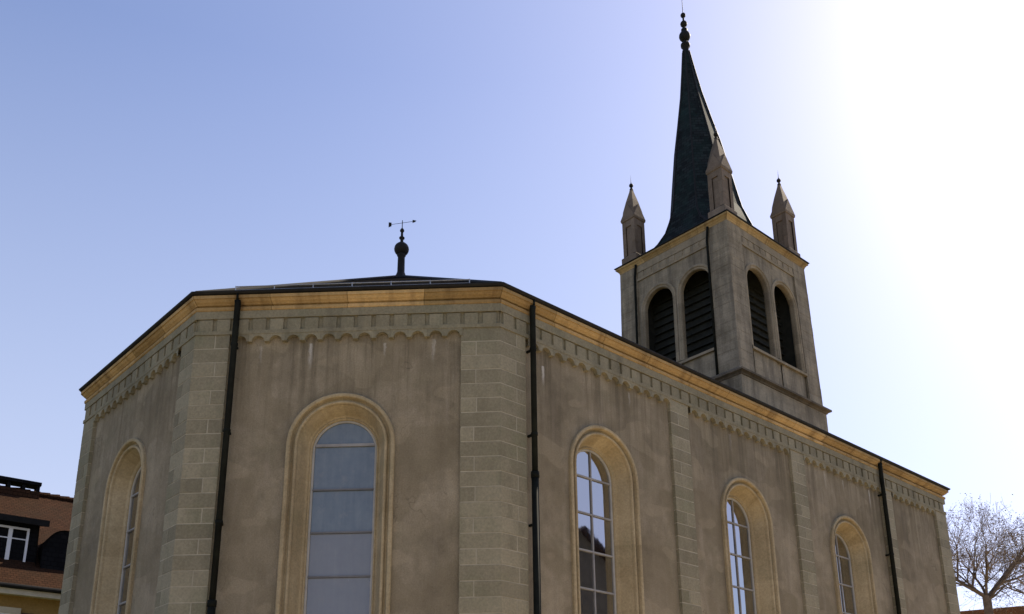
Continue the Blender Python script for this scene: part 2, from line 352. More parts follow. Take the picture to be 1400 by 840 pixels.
def offset_loop(loop, o):
    n = len(loop); out = []
    for i in range(n):
        a, b, c = Vector(loop[i-1]), Vector(loop[i]), Vector(loop[(i+1) % n])
        d1, d2 = (b-a).normalized(), (c-b).normalized()
        n1, n2 = Vector((d1.y, -d1.x)), Vector((d2.y, -d2.x))
        q = b + (n1+n2)*(o/(1+n1.dot(n2))); out.append((q.x, q.y))
    return out
def sweep(m, loop, prof, seg=1.1, mi=0):
    """loop counter-clockwise; profile of (offset, z); cut into stones along its length"""
    n = len(loop); rings = [(offset_loop(loop, o), z) for o, z in prof]; vl = [0]
    for (o0, z0), (o1, z1) in zip(prof[:-1], prof[1:]): vl.append(vl[-1]+math.hypot(o1-o0, z1-z0))
    u = 0
    for i in range(n):
        L = math.hypot(loop[(i+1) % n][0]-loop[i][0], loop[(i+1) % n][1]-loop[i][1])
        N = max(1, round(L/seg))
        for c in range(N):
            t0, t1 = c/N, (c+1)/N; rr = random.random()
            for j in range(len(prof)-1):
                (A, za), (B, zb) = rings[j], rings[j+1]
                lp = lambda Q, t: (Q[i][0]+(Q[(i+1) % n][0]-Q[i][0])*t, Q[i][1]+(Q[(i+1) % n][1]-Q[i][1])*t)
                a0, a1, b0, b1 = lp(A, t0), lp(A, t1), lp(B, t0), lp(B, t1)
                m.poly([(*a0, za), (*a1, za), (*b1, zb), (*b0, zb)], [(u+c*1.35, vl[j]), (u+(c+1)*1.35, vl[j]), (u+(c+1)*1.35, vl[j+1]), (u+c*1.35, vl[j+1])], rr, mi)
        u += N*1.35

def empty(name, loc, label=None, cat=None, group=None):
    o = bpy.data.objects.new(name, None); COL.objects.link(o); o.location = loc; o.empty_display_size = 0.5
    o.matrix_world = Matrix.Translation(Vector(loc))
    if label: o['label'] = label
    if cat: o['category'] = cat
    if group: o['group'] = group
    return o

# ------------------------------------------------------------------ ground
def ground():
    k = NT('meadow'); p = k.geo()
    f = k.noise(p, 0.2, 6, 0.6); g = k.noise(p, 9, 4, 0.7)
    k.color(k.mix(0.4, k.ramp(f, [(0.35, (0.06, 0.085, 0.03)), (0.65, (0.11, 0.12, 0.05))]), k.ramp(g, [(0.3, (0.04, 0.06, 0.02)), (0.7, (0.14, 0.14, 0.07))])))
    k.set(0.95, 0, 0.1); k.bump(g, 0.6, 0.05)
    m = MB(); m.poly([(-900, -900, 0), (900, -900, 0), (900, 900, 0), (-900, 900, 0)])
    o = m.build('ground', k.m); o['kind'] = 'structure'
    k = NT('gravel'); p = k.geo()
    vo = k.n('ShaderNodeTexVoronoi'); vo.inputs['Scale'].default_value = 45; k.l(p, vo.inputs['Vector'])
    k.color(k.mix(0.5, k.ramp(k.noise(p, 0.6, 5, 0.6), [(0.35, (0.42, 0.33, 0.21)), (0.65, (0.52, 0.42, 0.28))]), k.ramp(vo.outputs['Distance'], [(0.0, (0.28, 0.22, 0.14)), (0.6, (0.58, 0.47, 0.33))])))
    k.set(0.95, 0, 0.1); k.bump(vo.outputs['Distance'], 0.7, 0.02)
    m = MB(); m.poly([(-30, -34, 0.004), (40, -34, 0.004), (40, 10, 0.004), (-30, 10, 0.004)])  # unseen gravel, added pale and warm to bounce light onto the walls
    o = m.build('bounce_forecourt', k.m); o['kind'] = 'structure'
ground()

# ------------------------------------------------------------------ church
LB = 5.6; S = 2**-0.5; T22 = math.tan(R(22.5)); W = LB*(1+2**0.5); LC = 17.94
ABp = (-LB*S, LB*S)
FC = Facet((0, 0), (1, 0), (0, -1), 0.0)
FB = Facet((0, 0), (-S, S), (-S, -S), 10.0)
FA = Facet(ABp, (0, 1), (-1, 0), 20.0)
LOOP = [(0, 0), (LC, 0), (LC, W), (0, W), (-LB*S, LB*S+LB), ABp]          # counter-clockwise
FD = Facet((-LB*S, LB*S+LB), (S, S), (-S, S), 30.0)
FE = Facet((0, W), (1, 0), (0, 1), 40.0)
ZC, ZF = 10.60, 9.97

church = empty('church', (LC/2, W/2, 0), 'stone church with canted apse, arched windows, ochre cornice and dark spire on square tower', 'church')

WIN = {'B': [(2.83, FB)], 'C': [(2.72, FC), (7.49, FC), (12.06, FC)], 'A': [(2.80, FA)]}
HW, ZSILL, ZSP = 0.57, 3.4, 7.92
wall = MB()
hole = lambda c: (c, 0.885, ZSILL, ZSP)
FC.panel(wall, 0, LC, 0, 10.95, [hole(c) for c, _ in WIN['C']])
FB.panel(wall, 0, LB, 0, 10.95, [hole(2.83)])
FA.panel(wall, 0, LB, 0, 10.95, [hole(2.80)])
FD.panel(wall, 0, LB, 0, 10.95, []); FE.panel(wall, 0, LC, 0, 10.95, [])
wall.poly([(LC, 0, 0), (LC, W, 0), (LC, W, 10.95), (LC, W/2, 15.1), (LC, 0, 10.95)])
wall.build('wall', M['stucco'], church)
m = MB(); sweep(m, LOOP, [(0.0, 1.25), (0.10, 1.15), (0.14, 1.1), (0.14, 0.0)], 0.9); m.build('plinth', M['sandstone'], church)

def window(F, c, kind):
    m = MB()
    prof = [(0.975, -0.02), (0.975, 0.05), (0.96, 0.068), (0.915, 0.068), (0.900, 0.055), (0.893, 0.005), (0.875, -0.028), (0.850, -0.030), (0.838, -0.005), (0.832, 0.022),
            (0.815, 0.034), (0.790, 0.030), (0.778, 0.010), (0.774, -0.035), (0.735, -0.115), (0.700, -0.20), (0.668, -0.275), (0.640, -0.300), (0.628, -0.298), (0.612, -0.285), (0.598, -0.290), (0.588, -0.31), (0.585, -0.40)]
    F.arch_sweep(m, c, ZSILL, ZSP, prof)
    F.box(m, c-1.05, c+1.05, ZSILL-0.18, ZSILL, -0.42, 0.12)
    w = m.build('window', M['ochre'], church)
    m = MB(); F.arch_face(m, c, 0.60, ZSILL-0.02, ZSP, -0.36)
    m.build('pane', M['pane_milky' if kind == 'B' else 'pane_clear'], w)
    m = MB(); F.arch_sweep(m, c, ZSILL, ZSP, [(0.60, -0.33), (0.565, -0.325), (0.55, -0.335), (0.55, -0.365)])
    m.build('frame', M['whiteframe'], w)
    bars = (8.03, 7.18, 6.38, 5.58, 4.80, 4.0) if kind == 'B' else (7.90, 7.15, 6.40, 5.65, 4.9, 4.15)
    for i, z in enumerate(bars):
        hw = 0.55 if z <= ZSP else math.sqrt(0.55**2-(z-ZSP)**2)
        t = 0.026 if (kind == 'B' and i == 0) else 0.016
        m = MB(); F.box(m, c-hw, c+hw, z-t, z+t, -0.37, -0.325)
        m.build('glazing_bar', M['bar'] if (kind != 'B' or i == 0) else M['darkbar'], w)
    if kind != 'B':
        m = MB(); F.box(m, c-0.014, c+0.014, ZSILL, ZSP+0.545, -0.37, -0.332); m.build('mullion', M['bar'], w)
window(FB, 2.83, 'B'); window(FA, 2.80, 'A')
for c, F in WIN['C']: window(F, c, 'C')

# quoins and pilasters: coursed stones in front of a mortar core
def courses(z0, z1, h=0.283):
    n = round((z1-z0)/h); h = (z1-z0)/n
    return [(z0+i*h, z0+(i+1)*h) for i in range(n)]
PD = 0.075
def corner_pilaster(F1, w1, rev1, F2, w2, rev2, turn):
    """wraps a corner: F1 side w1, F2 side w2; rev tells that s runs away from the corner backwards"""
    t = math.tan(turn/2)
    a1 = (lambda s: s) if not rev1 else (lambda s: rev1-s); a2 = (lambda s: s) if not rev2 else (lambda s: rev2-s)
    m = MB(); g = 0.010
    core = PD-0.005
    m.prism([F1.xy(a1(w1-g), -0.02), F1.xy(a1(w1-g), core), F1.xy(a1(-core*t), core), F2.xy(a2(w2-g), core), F2.xy(a2(w2-g), -0.02)], 0.6, 10.12, 0.5, 1)
    for i, (z0, z1) in enumerate(courses(0.6, 10.12)):
        z0 += g; z1 -= g
        j = random.uniform(-0.03, 0.03)
        l1 = w1 if i % 2 else w1*0.60+j; l2 = w2 if not i % 2 else w2*0.58+j
        pd = PD+random.uniform(-0.002, 0.003)
        m.prism([F1.xy(a1(l1), -0.02), F1.xy(a1(l1), pd), F1.xy(a1(-pd*t), pd), F2.xy(a2(l2), pd), F2.xy(a2(l2), -0.02)], z0, z1, random.random())
        if l1 < w1:
            lo, hi = sorted((a1(l1+2*g), a1(w1))); F1.box(m, lo, hi, z0, z1, -0.02, PD+random.uniform(-.002, .002), random.random(), 0, 0.004)
        if l2 < w2:
            lo, hi = sorted((a2(l2+2*g), a2(w2))); F2.box(m, lo, hi, z0, z1, -0.02, PD+random.uniform(-.002, .002), random.random(), 0, 0.004)
    return m.build('pilaster', [M['sandstone'], M['mortar']], church)
corner_pilaster(FB, 0.69, 0, FC, 0.60, 0, R(45))
corner_pilaster(FA, 0.54, 0, FB, 0.62, LB, R(45))
corner_pilaster(FD, 0.55, 0, FA, 0.60, LB, R(45))
FW = Facet((LC, 0), (0, 1), (1, 0), 60.0)
corner_pilaster(FC, 0.59, LC, FW, 0.55, 0, R(90))
def flat_pilaster(F, s0, s1):
    m = MB(); g = 0.010
    F.box(m, s0+g, s1-g, 0.6, 10.12, -0.02, PD-0.005, 0.5, 1)
    for i, (z0, z1) in enumerate(courses(0.6, 10.12)):
        z0 += g; z1 -= g
        if i % 2 == 0 and random.random() < 0.55:
            c = s0+(s1-s0)*random.choice((0.42, 0.58))
            F.box(m, s0, c-g, z0, z1, -0.02, PD, random.random(), 0, 0.004); F.box(m, c+g, s1, z0, z1, -0.02, PD+.001, random.random(), 0, 0.004)
        else: F.box(m, s0, s1, z0, z1, -0.02, PD+random.uniform(-.002, .002), random.random(), 0, 0.004)
    m.build('pilaster', [M['sandstone'], M['mortar']], church)
for s0, s1 in ((4.85, 5.48), (9.54, 10.14), (14.05, 14.63)): flat_pilaster(FC, s0, s1)

# corbel frieze: plain band, row of blocks, scalloped hem
def frieze(F, L, e0, e1, gaps):
    m = MB(); d = 0.10
    a0, a1 = -d*e0, L+d*e1
    F.box(m, a0, a1, 10.44, ZC+0.02, -0.02, d, 0.5)
    F.box(m, a0, a1, 10.115, 10.19, -0.02, d-0.004, 0.5)
    F.box(m, a0*0.3, L+0.3*(a1-L), 10.18, 10.45, -0.02, 0.050, 0.3)
    n = round(L/0.325); p = L/n
    for i in range(n):
        c = (i+0.5)*p; j = random.uniform(-.008, .008); F.box(m, c-p*0.385+j, c+p*0.385+j, 10.185, 10.425+random.uniform(-.01, .01), 0.0, d-0.010+random.uniform(-.006, .006), random.random(), 0, 0.008)
    for i in range(n):                                       # small arches between pendants
        s0, s1 = i*p, (i+1)*p
        if any(s1 > g0+0.12 and s0 < g1-0.12 for g0, g1 in gaps): continue
        c = (s0+s1)/2; rr = p*0.36; zb = 9.965; zt = 10.12; K = 8; rv = random.random()
        arc = [(c-rr*math.cos(math.pi*k/K), zb+0.115*math.sin(math.pi*k/K)) for k in range(K+1)]
        pts = [(s0, zb)] + arc + [(s1, zb)]
        for k in range(len(pts)-1):
            (xa, za), (xb, zb2) = pts[k], pts[k+1]
            if abs(xb-xa) < 1e-6: continue
            F.q(m, [(xa, za, d-.012), (xb, zb2, d-.012), (xb, zt, d-.012), (xa, zt, d-.012)], rv)
            F.q(m, [(xa, za, -0.01), (xb, zb2, -0.01), (xb, zb2, d-.012), (xa, za, d-.012)], rv)
    m.build('frieze', M['friezestone'], church)
frieze(FC, LC, T22, 1.0, [(-1, 0.60), (4.85, 5.48), (9.54, 10.14), (14.05, 14.63), (17.35, 19)])
frieze(FB, LB, T22, T22, [(-1, 0.69), (4.98, 7)])
frieze(FA, LB, T22, T22, [(-1, 0.54), (5.0, 7)])

m = MB(); sweep(m, LOOP, [(-0.02, 10.598), (0.108, 10.598), (0.122, 10.610), (0.124, 10.662), (0.112, 10.672), (0.062, 10.676), (0.058, 10.712), (0.10, 10.722), (0.115, 10.740), (0.150, 10.762), (0.172, 10.790), (0.178, 10.808), (0.208, 10.812), (0.210, 10.872), (0.0, 10.88)], 1.35)
m.build('cornice', M['cornice'], church)
m = MB(); sweep(m, LOOP, [(0.12, 10.895), (0.20, 10.885), (0.235, 10.892), (0.258, 10.915), (0.262, 10.94), (0.25, 10.946), (0.24, 10.93), (0.22, 10.915), (0.12, 10.93)], 3.0)
m.build('gutter', M['metal'], church)

# roof
APEX = (2.60, 6.86, 15.30); RE = (LC+0.15, W/2, 15.22)
m = MB(); EV = offset_loop(LOOP, 0.16); ez = 10.95
def roof_face(pts, e):
    a = Vector(pts[e[0]]); b = Vector(pts[e[1]]); u = (b-a).normalized()
    nrm = u.cross(Vector(pts[2])-a).normalized(); v = nrm.cross(u)
    m.poly(pts, [((Vector(p)-a).dot(u), (Vector(p)-a).dot(v)) for p in pts])
E3 = [(*q, ez) for q in EV]
roof_face([E3[0], E3[1], RE, APEX], (0, 1)); roof_face([E3[2], E3[3], APEX, RE], (0, 1))
for a, b in ((3, 4), (4, 5), (5, 0)): roof_face([E3[a], E3[b], APEX], (0, 1))
m.poly([E3[1], E3[2], RE])
church_roof = m.build('roof', M['roof'], church)
m = MB()
for q in (EV[0], EV[5], EV[4], EV[3]): m.tube([(*q, ez+0.01), APEX], 0.045, 6)
m.tube([APEX, RE], 0.06, 6); m.build('ridge_cap', M['metal'], church_roof)
m = MB()                                                     # snow rail along the apse eave
t_, h_ = 0.6, 0.20
rp = lambda s_, h: FB.P(s_, 10.95+t_*0.62+h, -t_)
for hh in (0.2, 0.12): m.tube([rp(0.6, hh), rp(5.2, hh)], 0.012, 6)
for i in range(7): s_ = 0.6+4.6*i/6; m.tube([rp(s_, -0.03), rp(s_, 0.215)], 0.010, 6)
m.build('snow_guard', M['zinc'], church_roof)
m = MB(); m.lathe(APEX[0], APEX[1], [(0.26, 15.12), (0.16, 15.28), (0.12, 15.36), (0.10, 15.43), (0.095, 15.90), (0.12, 15.93), (0.12, 15.96), (0.07, 15.98)], 16)
zb = 16.13
m.lathe(APEX[0], APEX[1], ball_profile(zb, 0.20, 10), 20)
m.lathe(APEX[0], APEX[1], [(0.045, zb+.18), (0.04, zb+.30), (0.075, zb+.33), (0.075, zb+.36), (0.035, zb+.40), (0.03, zb+.53), (0.055, zb+.55), (0.06, zb+.59), (0.03, zb+.64), (0.012, zb+.66), (0.010, zb+.90), (1e-7, zb+.91)], 12)
fin = m.build('roof_finial', M['metal'], church, True)
m = MB(); zv = zb+0.82; dv = Vector((0.80, -0.60, 0)).normalized(); cv = Vector((APEX[0], APEX[1], zv))
dv = Vector((0.73, -0.66, 0.16)).normalized()
m.tube([cv-dv*0.36, cv+dv*0.36], 0.006, 6)
e = cv-dv*0.33; up_ = Vector((0, 0, 1))
m.poly([e-dv*0.045-up_*0.08, e+dv*0.035-up_*0.055, e+dv*0.035+up_*0.055, e-dv*0.045+up_*0.08])
side = dv.cross(up_).normalized()*0.006
m.poly([e-dv*0.045-up_*0.08+side, e+dv*0.035-up_*0.055+side, e+dv*0.035+up_*0.055+side, e-dv*0.045+up_*0.08+side])
e = cv+dv*0.33
m.poly([e-dv*0.05-up_*0.05, e+dv*0.06, e-dv*0.05+up_*0.05]); m.poly([e-dv*0.05-up_*0.05+side, e+dv*0.06+side, e-dv*0.05+up_*0.05+side])
m.tube([e-dv*.03, e+dv*.03], [0.035, 0.02], 8); m.tube([cv-dv*.35, cv-dv*.30], [0.03, 0.03], 8)
m.build('weather_vane', M['metal'], fin)

# rainwater pipes
def drainpipe(F, s, z_sleeve, clip=1.7, par=church, rad=0.056, top=10.87, bottom=0.2, d0=0.168, lean=0.0):
    m = MB(); d = d0
    m.tube([F.P(s, top+.02, 0.225), F.P(s, top-0.12, 0.205)], 0.022, 8); m.tube([F.P(s, top-.10, d+.02), F.P(s, top-.16, d+.005), F.P(s, z_sleeve, d)], rad, 12)
    m.tube([F.P(s, z_sleeve+.04, d), F.P(s, bottom, d)], rad+0.012, 12)
    m.tube([F.P(s, z_sleeve+.09, d), F.P(s, z_sleeve-.02, d)], rad+0.022, 12)
    p = m.build('drainpipe', M['pipe'], par, True)
    z = top-1.0
    while z > bottom+0.5:
        m = MB(); m.tube([F.P(s, z-.025, d), F.P(s, z+.025, d)], rad+0.010, 12); F.box(m, s-.02, s+.02, z-.02, z+.02, 0.0, d); z -= clip
        m.build('pipe_clip', M['pipe'], p)
drainpipe(FB, LB-0.75, 5.0); drainpipe(FC, 0.705, 7.35); drainpipe(FC, 13.97, 6.0)

# ------------------------------------------------------------------ bell tower (part of the church)
TX, TY, TS = 14.20, 4.22, 4.92
def batter(m):                                               # the shaft tapers a little towards the cornice
    cx, cy = TX+TS/2, TY+TS/2
    for i, (x, y, z) in enumerate(m.v):
        k = 1-0.0337*min(1.0, max(0.0, (z-15.4)/5.6)); m.v[i] = (cx+(x-cx)*k, cy+(y-cy)*k, z)
T0 = (TX, TY)
TL_ = Facet((TX, TY), (0, 1), (-1, 0), 0.0); TR_ = Facet((TX, TY), (1, 0), (0, -1), 7.0)
TBk = Facet((TX, TY+TS), (1, 0), (0, 1), 14.0); TFr = Facet((TX+TS, TY), (0, 1), (1, 0), 21.0)
TLOOP = [(TX, TY), (TX+TS, TY), (TX+TS, TY+TS), (TX, TY+TS)]
ZS_, ZSPR, OHW = 16.45, 19.02, 0.67
OC = (TS/2-0.84, TS/2+0.84)
tw = MB()
OCF = lambda F: [c-0.10 for c in OC] if F is TL_ else OC
for F in (TL_, TR_, TBk, TFr): F.panel(tw, 0, TS, 9.0, 21.0, [(c, OHW+0.02, ZS_, ZSPR) for c in OCF(F)])
for F in (TL_, TR_, TBk, TFr): F.panel(tw, 0.24, TS-0.24, 15.4, 21.0, [(c, OHW+0.06, ZS_-.02, ZSPR) for c in OCF(F)], -0.24)
tw.poly([(TX+.1, TY+.1, 16.2), (TX+TS-.1, TY+.1, 16.2), (TX+TS-.1, TY+TS-.1, 16.2), (TX+.1, TY+TS-.1, 16.2)]); tw.poly([(TX+.1, TY+.1, 20.9), (TX+TS-.1, TY+.1, 20.9), (TX+TS-.1, TY+TS-.1, 20.9), (TX+.1, TY+TS-.1, 20.9)])
batter(tw); tower = tw.build('tower', M['tower'], church)
m = MB()
BL = offset_loop(TLOOP, 0.12)
for i in range(4):
    a, b = BL[i], BL[(i+1) % 4]
    m.poly([(*a, 9.0), (*b, 9.0), (*b, 15.16), (*a, 15.16)], [(i*5+0, 9.0), (i*5+5.0, 9.0), (i*5+5.0, 15.16), (i*5, 15.16)])
batter(m); m.build('tower_base', M['tower'], tower)
m = MB(); sweep(m, TLOOP, [(0.11, 15.06), (0.15, 15.07), (0.17, 15.11), (0.24, 15.15), (0.27, 15.16), (0.27, 15.23), (0.10, 15.36), (0.0, 15.40)], 0.9)
batter(m); m.build('string_course', M['shadetrim'], tower)
PW = 0.78
for (sx, sy) in ((0, 0), (1, 0), (1, 1), (0, 1)):
    m = MB(); x0 = TX + sx*TS; y0 = TY + sy*TS; ix = 1-2*sx; iy = 1-2*sy
    for i, (z0, z1) in enumerate(courses(15.36, 20.99, 0.36)):
        o = 0.06 + random.uniform(-0.002, 0.003)
        a, b = x0-ix*o, x0+ix*PW; c, d = y0-iy*o, y0+iy*PW
        e = 0.02
        m.prism([(a, c), (b, c), (b, y0+iy*e), (x0+ix*e, y0+iy*e), (x0+ix*e, d), (a, d)], z0+0.004, z1-0.004, random.random())
    batter(m); m.build('corner_pilaster', M['tower'], tower)
m = MB()
for F in (TL_, TR_, TBk, TFr):                               # corbel band under the cornice
    F.box(m, PW, TS-PW, 20.68, 21.0, -0.02, 0.055, 0.5)
    F.box(m, PW, TS-PW, 20.44, 20.69, -0.03, 0.026, 0.4)
    n = 9; p = (TS-2*PW)/n
    for i in range(n): c = PW+(i+.5)*p; F.box(m, c-p*0.34, c+p*0.34, 20.44, 20.665, -0.02, 0.05, random.random(), 0, 0.006)
    F.box(m, PW, TS-PW, 20.34, 20.445, -0.02, 0.045, 0.5)
batter(m); m.build('corbel_band', M['towertrim'], tower)
m = MB()
for F in (TL_, TR_, TBk, TFr):
    pr = [(PW, 16.28), ]
    F.q(m, [(PW, 16.30, -.02), (TS-PW, 16.30, -.02), (TS-PW, 16.30, .09), (PW, 16.30, .09)])
    F.q(m, [(PW, 16.30, .09), (TS-PW, 16.30, .09), (TS-PW, 16.39, .09), (PW, 16.39, .09)])
    F.q(m, [(PW, 16.39, .09), (TS-PW, 16.39, .09), (TS-PW, 16.50, -.4), (PW, 16.50, -.4)])
batter(m); m.build('sill_course', M['towertrim'], tower)
for F in (TL_, TR_, TBk, TFr):
    for c in OCF(F):
        m = MB()
        F.arch_sweep(m, c, ZS_, ZSPR, [(0.83, -0.01), (0.83, 0.035), (0.80, 0.05), (0.75, 0.05), (0.73, 0.02), (0.715, 0.012), (OHW, 0.012), (OHW-0.02, -0.02), (OHW-0.02, -0.16), (OHW+0.06, -0.165), (OHW+0.06, -0.245)])
        batter(m); op = m.build('belfry_opening', M['towertrim'], tower)
        m = MB()
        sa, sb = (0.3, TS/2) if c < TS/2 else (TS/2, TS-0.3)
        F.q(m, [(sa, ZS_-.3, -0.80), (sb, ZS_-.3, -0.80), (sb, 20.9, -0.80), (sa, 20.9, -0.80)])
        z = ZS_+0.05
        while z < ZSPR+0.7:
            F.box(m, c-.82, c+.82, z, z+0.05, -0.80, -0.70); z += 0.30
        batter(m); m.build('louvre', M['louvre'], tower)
m = MB(); sweep(m, TLOOP, [(-0.02, 20.96), (0.07, 20.97), (0.085, 21.03), (0.10, 21.04), (0.13, 21.09), (0.17, 21.12), (0.185, 21.125), (0.185, 21.19), (-0.7, 21.26)], 1.2)
batter(m); m.build('tower_cornice', M['cornice'], tower)
m = MB(); sweep(m, TLOOP, [(0.175, 21.20), (0.20, 21.188), (0.225, 21.205), (0.225, 21.23), (0.08, 21.265)], 6); batter(m); m.build('tower_gutter', M['metal'], tower)
def tower_pipe(F, s, bottom):
    m = MB(); m.tube([F.P(s-.10, 21.0, 0.13), F.P(s-.05, 20.75, 0.11), F.P(s, 20.5, 0.085), F.P(s, bottom, 0.085)], 0.045, 10)
    batter(m); m.build('tower_drainpipe', M['pipe'], tower, True)
tower_pipe(TL_, 0.82, 15.3); tower_pipe(TL_, TS-0.70, 14.0)

# spire
CX, CY = TX+TS/2, TY+TS/2
APX = (CX-0.25, CY+0.23)
def ring(z, hw, oct_):
    """8 vertices: a square with its corners cut; oct_ = 0 square, 1 regular octagon"""
    k = hw*(1-oct_*(1-math.tan(R(22.5)))); t = max(0.0, (z-21.2)/10.1); ox = CX+(APX[0]-CX)*t; oy = CY+(APX[1]-CY)*t
    return [(ox+a, oy+b, z) for a, b in ((-k, -hw), (k, -hw), (hw, -k), (hw, k), (k, hw), (-k, hw), (-hw, k), (-hw, -k))]
prof = [(21.22, 2.20, 0.0), (21.36, 2.06, 0.15), (21.6, 1.88, 0.34), (21.95, 1.70, 0.60), (22.35, 1.55, 0.82), (22.8, 1.45, 0.95), (23.4, 1.29, 1.0), (24.2, 1.17, 1.0), (25.0, 1.06, 1.0), (26.5, 0.845, 1.0), (27.8, 0.61, 1.0), (29.05, 0.395, 1.0), (30.2, 0.245, 1.0), (31.2, 0.125, 1.0)]
m = MB()
for (z0, h0, o0), (z1, h1, o1) in zip(prof[:-1], prof[1:]):
    A, B = ring(z0, h0, o0), ring(z1, h1, o1)
    for i in range(8):
        j = (i+1) % 8
        if (Vector(A[i])-Vector(A[j])).length < 1e-4: m.poly([A[i], B[j], B[i]], [(0, z0), (.1, z1), (0, z1)])
        else:
            w = (Vector(A[i])-Vector(A[j])).length; wb = (Vector(B[i])-Vector(B[j])).length
            m.poly([A[i], A[j], B[j], B[i]], [(i*3-w/2, z0), (i*3+w/2, z0), (i*3+wb/2, z1), (i*3-wb/2, z1)])
spire = m.build('spire', M['spire'], church)
m = MB()
for i in range(8): m.tube([ring(z, h+0.004, o)[i] for z, h, o in prof[2:]], [0.035]*4+[0.03]*(len(prof)-6), 6)
m.build('hip_roll', M['metal'], spire)
m = MB()
m.lathe(*APX, [(0.13, 31.0), (0.12, 31.4), (0.19, 31.45), (0.19, 31.56), (0.10, 31.62), (0.09, 31.72)], 14)
m.lathe(*APX, ball_profile(31.97, 0.235, 10), 18)
m.lathe(*APX, [(0.10, 32.15), (0.13, 32.22), (0.13, 32.32), (0.07, 32.38), (0.06, 32.46)], 12)
m.lathe(*APX, ball_profile(32.60, 0.145, 8), 14)
m.lathe(*APX, [(0.045, 32.70), (0.04, 32.95)], 10); m.lathe(*APX, ball_profile(33.05, 0.11, 8), 14)
m.lathe(*APX, [(0.016, 33.12), (0.012, 33.6), (0.008, 34.6), (1e-7, 34.62)], 8)
m.build('spire_finial', M['metal'], spire, True)

# pinnacles
def pinnacle(px, py):
    def rg(h, z): return [(px-h, py-h, z), (px+h, py-h, z), (px+h, py+h, z), (px-h, py+h, z)]
    m = MB()
    def stack(pr):
        for (h0, z0), (h1, z1) in zip(pr[:-1], pr[1:]):
            A, B = rg(h0, z0), rg(h1, z1); rr = random.random()
            for i in range(4): j = (i+1) % 4; m.poly([A[i], A[j], B[j], B[i]], None, rr)
    stack([(0.36, 21.15), (0.36, 21.62), (0.33, 21.66), (0.255, 21.72), (0.255, 22.1), (0.255, 22.45), (0.255, 22.82), (0.255, 23.18), (0.33, 23.22), (0.34, 23.30), (0.30, 23.32)])
    for (ux, uy), (nx, ny) in (((1, 0), (0, -1)), ((0, 1), (-1, 0)), ((1, 0), (0, 1)), ((0, 1), (1, 0))):   # angle shafts frame a sunk panel; gablet above
        F = Facet((px, py), (ux, uy), (nx, ny), 0)
        for q0, q1 in ((21.70, 22.2), (22.205, 22.7), (22.705, 23.20)): F.box(m, -0.30, -0.13, q0, q1, 0.13, 0.305, random.random(), 0, .006); F.box(m, 0.13, 0.30, q0, q1, 0.13, 0.302, random.random(), 0, .006)
        F.box(m, -0.128, 0.128, 22.95, 23.2, 0.15, 0.298, random.random())
        F.q(m, [(-0.34, 23.30, 0.345), (0.34, 23.30, 0.345), (0, 23.92, 0.30)]); 
        F.q(m, [(-0.34, 23.30, 0.345), (0, 23.92, 0.30), (0, 23.92, 0.0), (-0.34, 23.30, 0.0)], 0.3); F.q(m, [(0.34, 23.30, 0.345), (0, 23.92, 0.30), (0, 23.92, 0.0), (0.34, 23.30, 0.0)], 0.6)
    stack([(0.30, 23.32), (0.26, 23.70), (0.17, 24.15), (0.06, 24.62), (0.05, 24.70)])
    p = m.build('pinnacle', M['pinnacle'], church)
    m = MB(); m.lathe(px, py, [(0.05, 24.66), (0.075, 24.72), (0.045, 24.78)], 10); m.lathe(px, py, ball_profile(24.90, 0.085, 8), 12)
    m.lathe(px, py, [(0.03, 24.97), (0.012, 25.05), (1e-7, 25.42)], 8)
    m.build('pinnacle_finial', M['metal'], p, True)
PI_ = 0.36+0.083
for sx, sy in ((0, 0), (1, 0), (1, 1), (0, 1)):
    pinnacle(TX+PI_+sx*(TS-2*PI_), TY+PI_+sy*(TS-2*PI_))

# ------------------------------------------------------------------ neighbouring house (left)
hu = (math.cos(R(-5)), math.sin(R(-5))); hn = (hu[1], -hu[0])
HORG = (-2.7, 20.0)
HF = Facet(HORG, hu, hn, 0)
house = empty('town_house', (*HORG, 0), 'yellow rendered house with brown clay tiled roof and dormers left behind the church', 'house')
H0, H1, HD, HE, HR = -7.0, 9.0, 9.0, 8.30, 12.80
m = MB()
HF.panel(m, H0, H1, 0, HE, []); 
HF.q(m, [(H0, 0, -HD), (H1, 0, -HD), (H1, HE, -HD), (H0, HE, -HD)])
for e in (H0, H1): HF.q(m, [(e, 0, 0), (e, 0, -HD), (e, HE, -HD), (e, HR-.15, -HD/2), (e, HE, 0)])
m.build('wall', M['housewall'], house)
def slope(m, a0, a1, d0, z0, d1, z1, n=1, sag=0.0, mi=0, F=HF):
    L = math.hypot(d1-d0, z1-z0)
    m.poly([F.P(a0, z0, d0), F.P(a1, z0, d0), F.P(a1, z1, d1), F.P(a0, z1, d1)], [(a0, 0), (a1, 0), (a1, L), (a0, L)], 0.5, mi)
m = MB()
EZ = HE+0.12; EO = 0.42                                       # eave edge
slope(m, H0-.3, H1+.3, EO, EZ, -HD/2, HR); slope(m, H0-.3, H1+.3, -HD-EO, EZ, -HD/2, HR)
slope(m, H0-.3, H1+.3, EO, EZ-.10, -HD/2, HR-.14); HF.q(m, [(H0-.3, EZ-.1, EO), (H1+.3, EZ-.1, EO), (H1+.3, EZ, EO), (H0-.3, EZ, EO)])
hroof = m.build('roof', M['tile'], house)
m = MB(); x = H0-.3
while x < H1+.3:
    m.tube([HF.P(x, HR+.02+random.uniform(-.012, .012), -HD/2), HF.P(x+.36, HR+.045+random.uniform(-.012, .012), -HD/2)], [0.10, 0.12], 8); x += 0.33
m.build('ridge_tile', M['tile'], hroof)
m = MB(); m.tube([HF.P(H0-.35, EZ-.06, EO+.06), HF.P(H1+.35, EZ-.06, EO+.06)], 0.07, 10); m.build('gutter', M['metal'], house)
